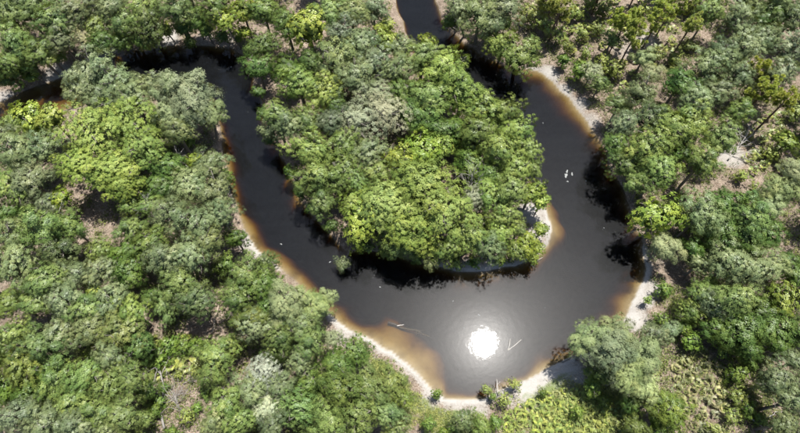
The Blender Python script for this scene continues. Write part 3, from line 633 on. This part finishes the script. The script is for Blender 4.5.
def palmetto_patch(P, gap, tint, label, group, big=(.75, 1.15)):
    pts = []; xs = [p[0] for p in P]; ys = [p[1] for p in P]
    for _ in range(4000):
        x, y = rng.uniform(min(xs), max(xs)), rng.uniform(min(ys), max(ys))
        if not in_poly(x, y, P): continue
        w = at(x, y, 1.0)
        if all((w[0] - q[0]) ** 2 + (w[1] - q[1]) ** 2 > gap * gap for q in pts) and shore_distance([w[0]], [w[1]])[0] > 0.6: pts.append(w)
    for w in pts:
        z = float(ground_z(np.array([w[0]]), np.array([w[1]]))[0]); s_ = rng.uniform(*big)
        o = tag(add('saw_palmetto', None, None, (w[0], w[1], z)), label, 'palmetto', group); o.empty_display_size = .2
        c_ = add('fronds', PALM[int(rng.integers(0, 5))], o, (0, 0, .1), (0, 0, rng.uniform(0, 6.28)), (s_, s_, s_ * rng.uniform(.8, 1.2)))
        j = rng.normal(0, .1, 2); c_.color = (tint[0] * (1 + j[0]), tint[1] * (1 + j[0] + j[1] * .4), tint[2], 1)
        add('stem', PSTEM, o)
palmetto_patch([(506, 414), (530, 402), (552, 392), (575, 388), (592, 398), (628, 404), (640, 440), (508, 440)], .6, (.225, .265, .068), 'yellow-green palmetto rosette in the thicket below the sandbank', 'palmettos of the bottom thicket', (.65, 1.05))
palmetto_patch([(668, 372), (684, 352), (712, 352), (722, 372), (722, 400), (728, 432), (688, 434), (678, 400)], 1.0, (.235, .235, .105), 'dry yellowish palmetto in the clearing at lower right', 'palmettos of the dry clearing')
palmetto_patch([(525, 4), (640, 0), (690, 30), (670, 70), (610, 100), (570, 60)], 2.1, (.22, .25, .07), 'low yellow-green palmetto under the pines at upper right', 'palmettos of the pine clearing', (1.0, 1.6))
palmetto_patch([(760, 110), (800, 120), (800, 165), (752, 185), (740, 150)], 1.7, (.22, .25, .07), 'yellow-green palmetto at right edge beside the white deadfall', 'palmettos of the right clearing', (1.0, 1.5))
palmetto_patch([(150, 340), (198, 338), (205, 360), (160, 375), (150, 420), (140, 400)], 1.3, (.22, .26, .06), 'yellow-green palmetto beside the bleached dead tree', 'palmettos by the dead tree', (.9, 1.4))

# ------------------------------------------------------------------ undergrowth and dry brush too many to count
def scatter(n, weight, seed):
    r = np.random.default_rng(seed); X = []; Y = []; tot = 0
    while tot < n:
        px = r.uniform(-60, 860, 20000); py = r.uniform(-45, 470, 20000)
        d = np.stack([(px - 400) / FPX, -(py - 216.5) / FPX * _U[1] + _F[1], -(py - 216.5) / FPX * _U[2] + _F[2]], 1)
        t = -CAM_H / d[:, 2]; x = d[:, 0] * t; y = d[:, 1] * t
        ix = np.clip(np.searchsorted(gx, x), 0, nx - 1); iy = np.clip(np.searchsorted(gy, y), 0, ny - 1)
        k = (GD[iy, ix] > 0.7) & (r.random(len(x)) < weight(SANDA[iy, ix], GRASSA[iy, ix], x, y))
        X.append(x[k]); Y.append(y[k]); tot += k.sum()
    X = np.concatenate(X)[:n]; Y = np.concatenate(Y)[:n]
    return X, Y, ground_z(X, Y), r
def leafy(name, n, per, spread_, h, ln, wd, weight, seed, color, label, mat=M_WEED, up=.8):
    X, Y, Z, r = scatter(n, weight, seed); sz = r.uniform(.5, 1.4, n)
    rep_ = lambda a: np.repeat(a, per)
    u = unit(n * per, r); S = rep_(sz)
    P = np.stack([rep_(X) + u[:, 0] * spread_ * S, rep_(Y) + u[:, 1] * spread_ * S, rep_(Z) + .04 + np.abs(u[:, 2]) * h * S * r.random(n * per) ** .5], 1)
    V, Fq = leaf_quads(P, u * .6 + np.array((0, 0, up)) + .5 * unit(n * per, r), ln * r.uniform(.6, 1.5, n * per), wd * r.uniform(.6, 1.4, n * per), r)
    tn = np.clip(rep_(.5 + .22 * r.normal(size=n)) + r.normal(0, .15, n * per), 0, 1)
    o = add(name, mesh_arrays(name, V, Fq, mat, False, None, {'tone': tn})); o.color = (*color, 1); tag(o, label, kind='stuff')
    return o
leafy('undergrowth', 13000, 22, .45, .75, .17, .09, lambda s_, g, x, y: np.clip(.55 * (1 - s_ * 1.6), 0, 1) * (vnoise(x, y, 3.0, 31) > -.25), 41, (.13, .16, .045), 'low green undergrowth on the forest floor')
leafy('grass', 5200, 12, .22, .26, .26, .035, lambda s_, g, x, y: np.clip((g - .3) * 1.6, 0, 1) * (1 - s_ * .9), 42, (.24, .27, .085), 'pale green grass and weeds beside the banks', up=.25)
leafy('dry_brush', 9000, 11, .35, .12, .34, .03, lambda s_, g, x, y: .5 * (vnoise(x, y, 2.4, 33) > -.1) * (1 - s_ * .75), 43, (.33, .29, .235), 'dead grass, twigs and pale fallen litter on the ground', up=.5)

# ------------------------------------------------------------------ dead wood
def grow(t, p, d, ln, rad, depth, r, flat=.0):
    q = p + d * ln * .5 + r.normal(0, .05 * ln, 3); e = p + d * ln + r.normal(0, .09 * ln, 3)
    t.tube([p, q, e], [rad, rad * .8, rad * .55], 5)
    if depth == 0: return
    for _ in range(int(r.integers(2, 4))):
        n = d + r.normal(0, .65, 3); n[2] = n[2] * (1 - flat) + (.12 if flat < .5 else 0); n /= np.linalg.norm(n)
        grow(t, e if r.random() < .65 else q, n, ln * r.uniform(.5, .78), rad * .52, depth - 1, r, flat)
def snag(px, py, H, lean, label, seed, mat=M_DEAD, rad=.11, depth=3, name='dead_tree'):
    w = at(px, py, .5); r = np.random.default_rng(seed); x, y = land_shift(w[0], w[1], .3); z = float(ground_z(np.array([x]), np.array([y]))[0])
    o = tag(add(name, None, None, (x, y, z)), label, 'dead tree', 'bare dead trees'); d = np.array((lean[0], lean[1], 1.0)); d /= np.linalg.norm(d)
    t = Tubes(); t.tube([(0, 0, -.2), d * H * .25, d * H * .5 + r.normal(0, .04, 3), d * H * .62], [rad * 1.3, rad, rad * .85, rad * .7], 7); add('trunk', t.mesh('trunk', mat), o)
    t = Tubes()
    for k in range(5):
        n = d + r.normal(0, .6, 3); n /= np.linalg.norm(n); grow(t, d * H * r.uniform(.45, .62), n, H * r.uniform(.16, .26), rad * .6, depth - 1, r)
    add('branches', t.mesh('branches', mat), o)
def fallen(p0, p1, rad, label, seed, mat, z0=.2, z1=.3, nb=5, name='fallen_log', cat='log', bl=.35, flat=.75):
    r = np.random.default_rng(seed); A = at(*p0, 0); B = at(*p1, 0)
    ga = max(float(ground_z(np.array([A[0]]), np.array([A[1]]))[0]), 0) + z0; gb = max(float(ground_z(np.array([B[0]]), np.array([B[1]]))[0]), 0) + z1
    A = np.array((A[0], A[1], ga)); B = np.array((B[0], B[1], gb)); D = B - A; ln = np.linalg.norm(D)
    o = tag(add(name, None, None, tuple(A)), label, cat); ts = np.linspace(0, 1, 7)
    pts = [D * t + (r.normal(0, .022 * ln, 3) * np.array((1, 1, .3)) if 0 < t < 1 else 0) for t in ts]
    t = Tubes(); t.tube(pts, [rad * (1 - .6 * q) for q in ts], 8); add('trunk', t.mesh('trunk', mat), o)
    if nb:
        t = Tubes()
        for k in range(nb):
            i = int(r.integers(2, 7)); n = D / ln + r.normal(0, .8, 3); n[2] = abs(n[2]) * .35 + .1; n /= np.linalg.norm(n)
            grow(t, pts[i], n, ln * bl * r.uniform(.5, 1), rad * .45, 2, r, flat)
        add('branches', t.mesh('branches', mat), o)
fallen((170, 430), (166, 370), .13, 'bleached fallen dead tree with bare white branches, lower left', 61, M_DEAD, .5, .9, 9, 'dead_tree', 'dead tree', .3, .55)
fallen((196, 424), (176, 392), .07, 'grey tangle of bare branches right of the bleached trunk', 62, M_DEAD, .4, .6, 8, 'dead_tree', 'dead tree', .5, .5)
fallen((174, 404), (184, 396), .05, 'grey heap of dead twigs left of the fallen bare branches', 81, M_DEAD, .25, .4, 12, 'dead_brush', 'dead branches', .8, .6)
fallen((184, 428), (192, 418), .05, 'grey heap of dead twigs at the bottom of the left clearing', 82, M_DEAD, .25, .4, 12, 'dead_brush', 'dead branches', .8, .6)
fallen((188, 386), (196, 380), .05, 'grey heap of dead twigs at the top of the left clearing', 83, M_DEAD, .25, .4, 10, 'dead_brush', 'dead branches', .8, .6)
snag(188, 176, 5.5, (-.05, .15), 'slim white snag behind the left bank', 63, M_BLEACHED, .08)
snag(467, 212, 8.6, (-.05, .1), 'bare forked snag on the peninsula between green crowns', 64, M_DEAD, .12, 4)
snag(80, 236, 6.5, (-.1, .1), 'pale snag at the top of the small left clearing', 65, M_DEAD, .08)
snag(160, 228, 7, (.05, .1), 'grey snag right of the small left clearing', 66, M_DEAD, .08)
fallen((126, 288), (150, 276), .09, 'bare grey branches lying over the canopy gap at left', 67, M_DEAD, 3.2, 3.8, 6, 'dead_tree', 'dead tree', .5)
fallen((215, 336), (221, 303), .15, 'long tan log lying in the left gap', 68, M_TANWOOD, .16, .2, 0)
fallen((722, 166), (736, 148), .10, 'white deadfall of bleached branches at right', 69, M_BLEACHED, .3, .6, 14, 'deadfall', 'dead branches', .6, .6)
fallen((716, 424), (752, 426), .08, 'dark fallen trunk across the dry clearing, bottom right', 70, M_WETWOOD, .35, .3, 3)
fallen((742, 420), (757, 431), .09, 'bleached broken log at the bottom right', 71, M_BLEACHED, .4, .35, 2)
fallen((762, 384), (776, 394), .09, 'bleached bent limb beside the dark hollow, lower right', 72, M_BLEACHED, .7, .6, 1)
fallen((759, 420), (768, 413), .07, 'small forked white branch below the dark hollow', 73, M_BLEACHED, .4, .4, 2)
fallen((388, 322), (430, 336), .16, 'dark sunken log lying on the sand shelf', 74, M_WETWOOD, -.16, -.26, 2, 'sunken_log', 'log', .10, 1.0)
fallen((397, 326), (404, 324.5), .07, 'pale log end breaking the surface above the sunken log', 75, M_BLEACHED, .03, -.03, 0, 'driftwood', 'driftwood')
fallen((531, 265), (543, 257), .09, 'grey driftwood log at the peninsula tip', 76, M_DEAD, .06, .10, 1, 'driftwood', 'driftwood', .2)
fallen((498, 396), (496, 380), .07, 'pale upright stick at the bottom waterline', 77, M_BLEACHED, .25, .5, 2, 'driftwood', 'driftwood', .3)
fallen((562, 362), (575, 356), .10, 'grey log on the bottom right waterline', 78, M_DEAD, .1, .12, 1, 'driftwood', 'driftwood', .2)
fallen((342, 264), (350, 258), .08, 'bleached log under the small tree over the water', 79, M_DEAD, .1, .3, 1, 'driftwood', 'driftwood', .2)
# forked branch in the water beside the glint
A = at(508, 350); o = tag(add('forked_branch', None, None, (A[0], A[1], .02)), 'pale forked branch poking from the water beside the glint', 'branch')
for q in ((510, 339), (521, 340)):
    B = at(*q) - A; t = Tubes(); t.tube([(0, 0, -.15), B * .45 + np.array((.03, -.05, .05)), B + np.array((0, 0, .12))], [.065, .055, .03], 6); add('arm', t.mesh('arm', M_BLEACHED), o)

# ------------------------------------------------------------------ small things afloat
m_, nt_, out_ = new_mat('foam'); p_ = N(nt_, 'ShaderNodeBsdfPrincipled', Roughness=.8); nz_ = N(nt_, 'ShaderNodeTexNoise', Scale=14.0, Detail=4.0)
tc_ = N(nt_, 'ShaderNodeTexCoord'); L(nt_, tc_.outputs['Object'], nz_.inputs['Vector']); L(nt_, mixc(nt_, nz_.outputs['Fac'], (.12, .125, .12), (.26, .27, .26)), p_.inputs['Base Color']); L(nt_, p_.outputs[0], out_.inputs[0]); M_FOAM = m_
def raft(px, py, r0, name, label, cat, group, seed, h=.05):
    r = np.random.default_rng(seed); w = at(px, py); k = 14; V = [(0, 0, h)]; ph = r.uniform(0, 6, 3)
    for ring, (f, z) in enumerate(((.55, h * .9), (1.0, -.02))):
        for i in range(k):
            a = 6.2832 * i / k; rr = r0 * f * (1 + .3 * math.sin(2 * a + ph[0]) + .2 * math.sin(3 * a + ph[1]) + .12 * r.normal()); V.append((rr * math.cos(a), rr * .7 * math.sin(a), z * r.uniform(.7, 1.2)))
    Fc = [(0, 1 + i, 1 + (i + 1) % k) for i in range(k)] + [(1 + i, 1 + k + i, 1 + k + (i + 1) % k, 1 + (i + 1) % k) for i in range(k)]
    me = bpy.data.meshes.new(name); me.from_pydata(V, [], Fc); me.materials.append(M_FOAM); me.update()
    tag(add(name, me, None, (w[0], w[1], .012), (0, 0, r.uniform(0, 6))), label, cat, group)
raft(566, 175.5, .30, 'foam_patch', 'largest foam patch afloat in the right river arm', 'foam', 'foam patches on the right arm', 1, .04)
raft(567, 171.5, .2, 'foam_patch', 'upper foam patch of the cluster in the right arm', 'foam', 'foam patches on the right arm', 2)
raft(572, 174, .2, 'foam_patch', 'right foam patch of the cluster in the right arm', 'foam', 'foam patches on the right arm', 3)
raft(567.5, 181.5, .14, 'foam_patch', 'small foam patch below the cluster in the right arm', 'foam', 'foam patches on the right arm', 4)
raft(586, 181, .10, 'foam_patch', 'tiny foam fleck right of the foam cluster', 'foam', 'foam patches on the right arm', 5)
FLECKS = [(345, 247, 'off the peninsula\'s lower left'), (318, 220, 'in the middle of the left arm'), (281, 244, 'near the left sand patch'), (296, 201, 'beside the peninsula\'s left shallows'), (453, 301, 'below the peninsula\'s bottom shore'), (479, 315, 'just above the sun glint'), (488, 312, 'above right of the sun glint'),
          (464, 328, 'above left of the sun glint'), (231, 67, 'at the top of the left arm'), (248, 112, 'in the upper left arm'), (604, 228, 'in the right arm below the foam'), (380, 287, 'in the shade below the peninsula'), (545, 308, 'off the lower right bank'), (543, 123, 'at the top of the right arm'), (330, 262, 'in the lower left arm')]
for i, (x, y, w) in enumerate(FLECKS):
    raft(x, y, .05 + .03 * (i % 3), 'floating_leaf', 'tiny pale leaf floating ' + w, 'leaf', 'pale flecks on the water', 20 + i, .02)
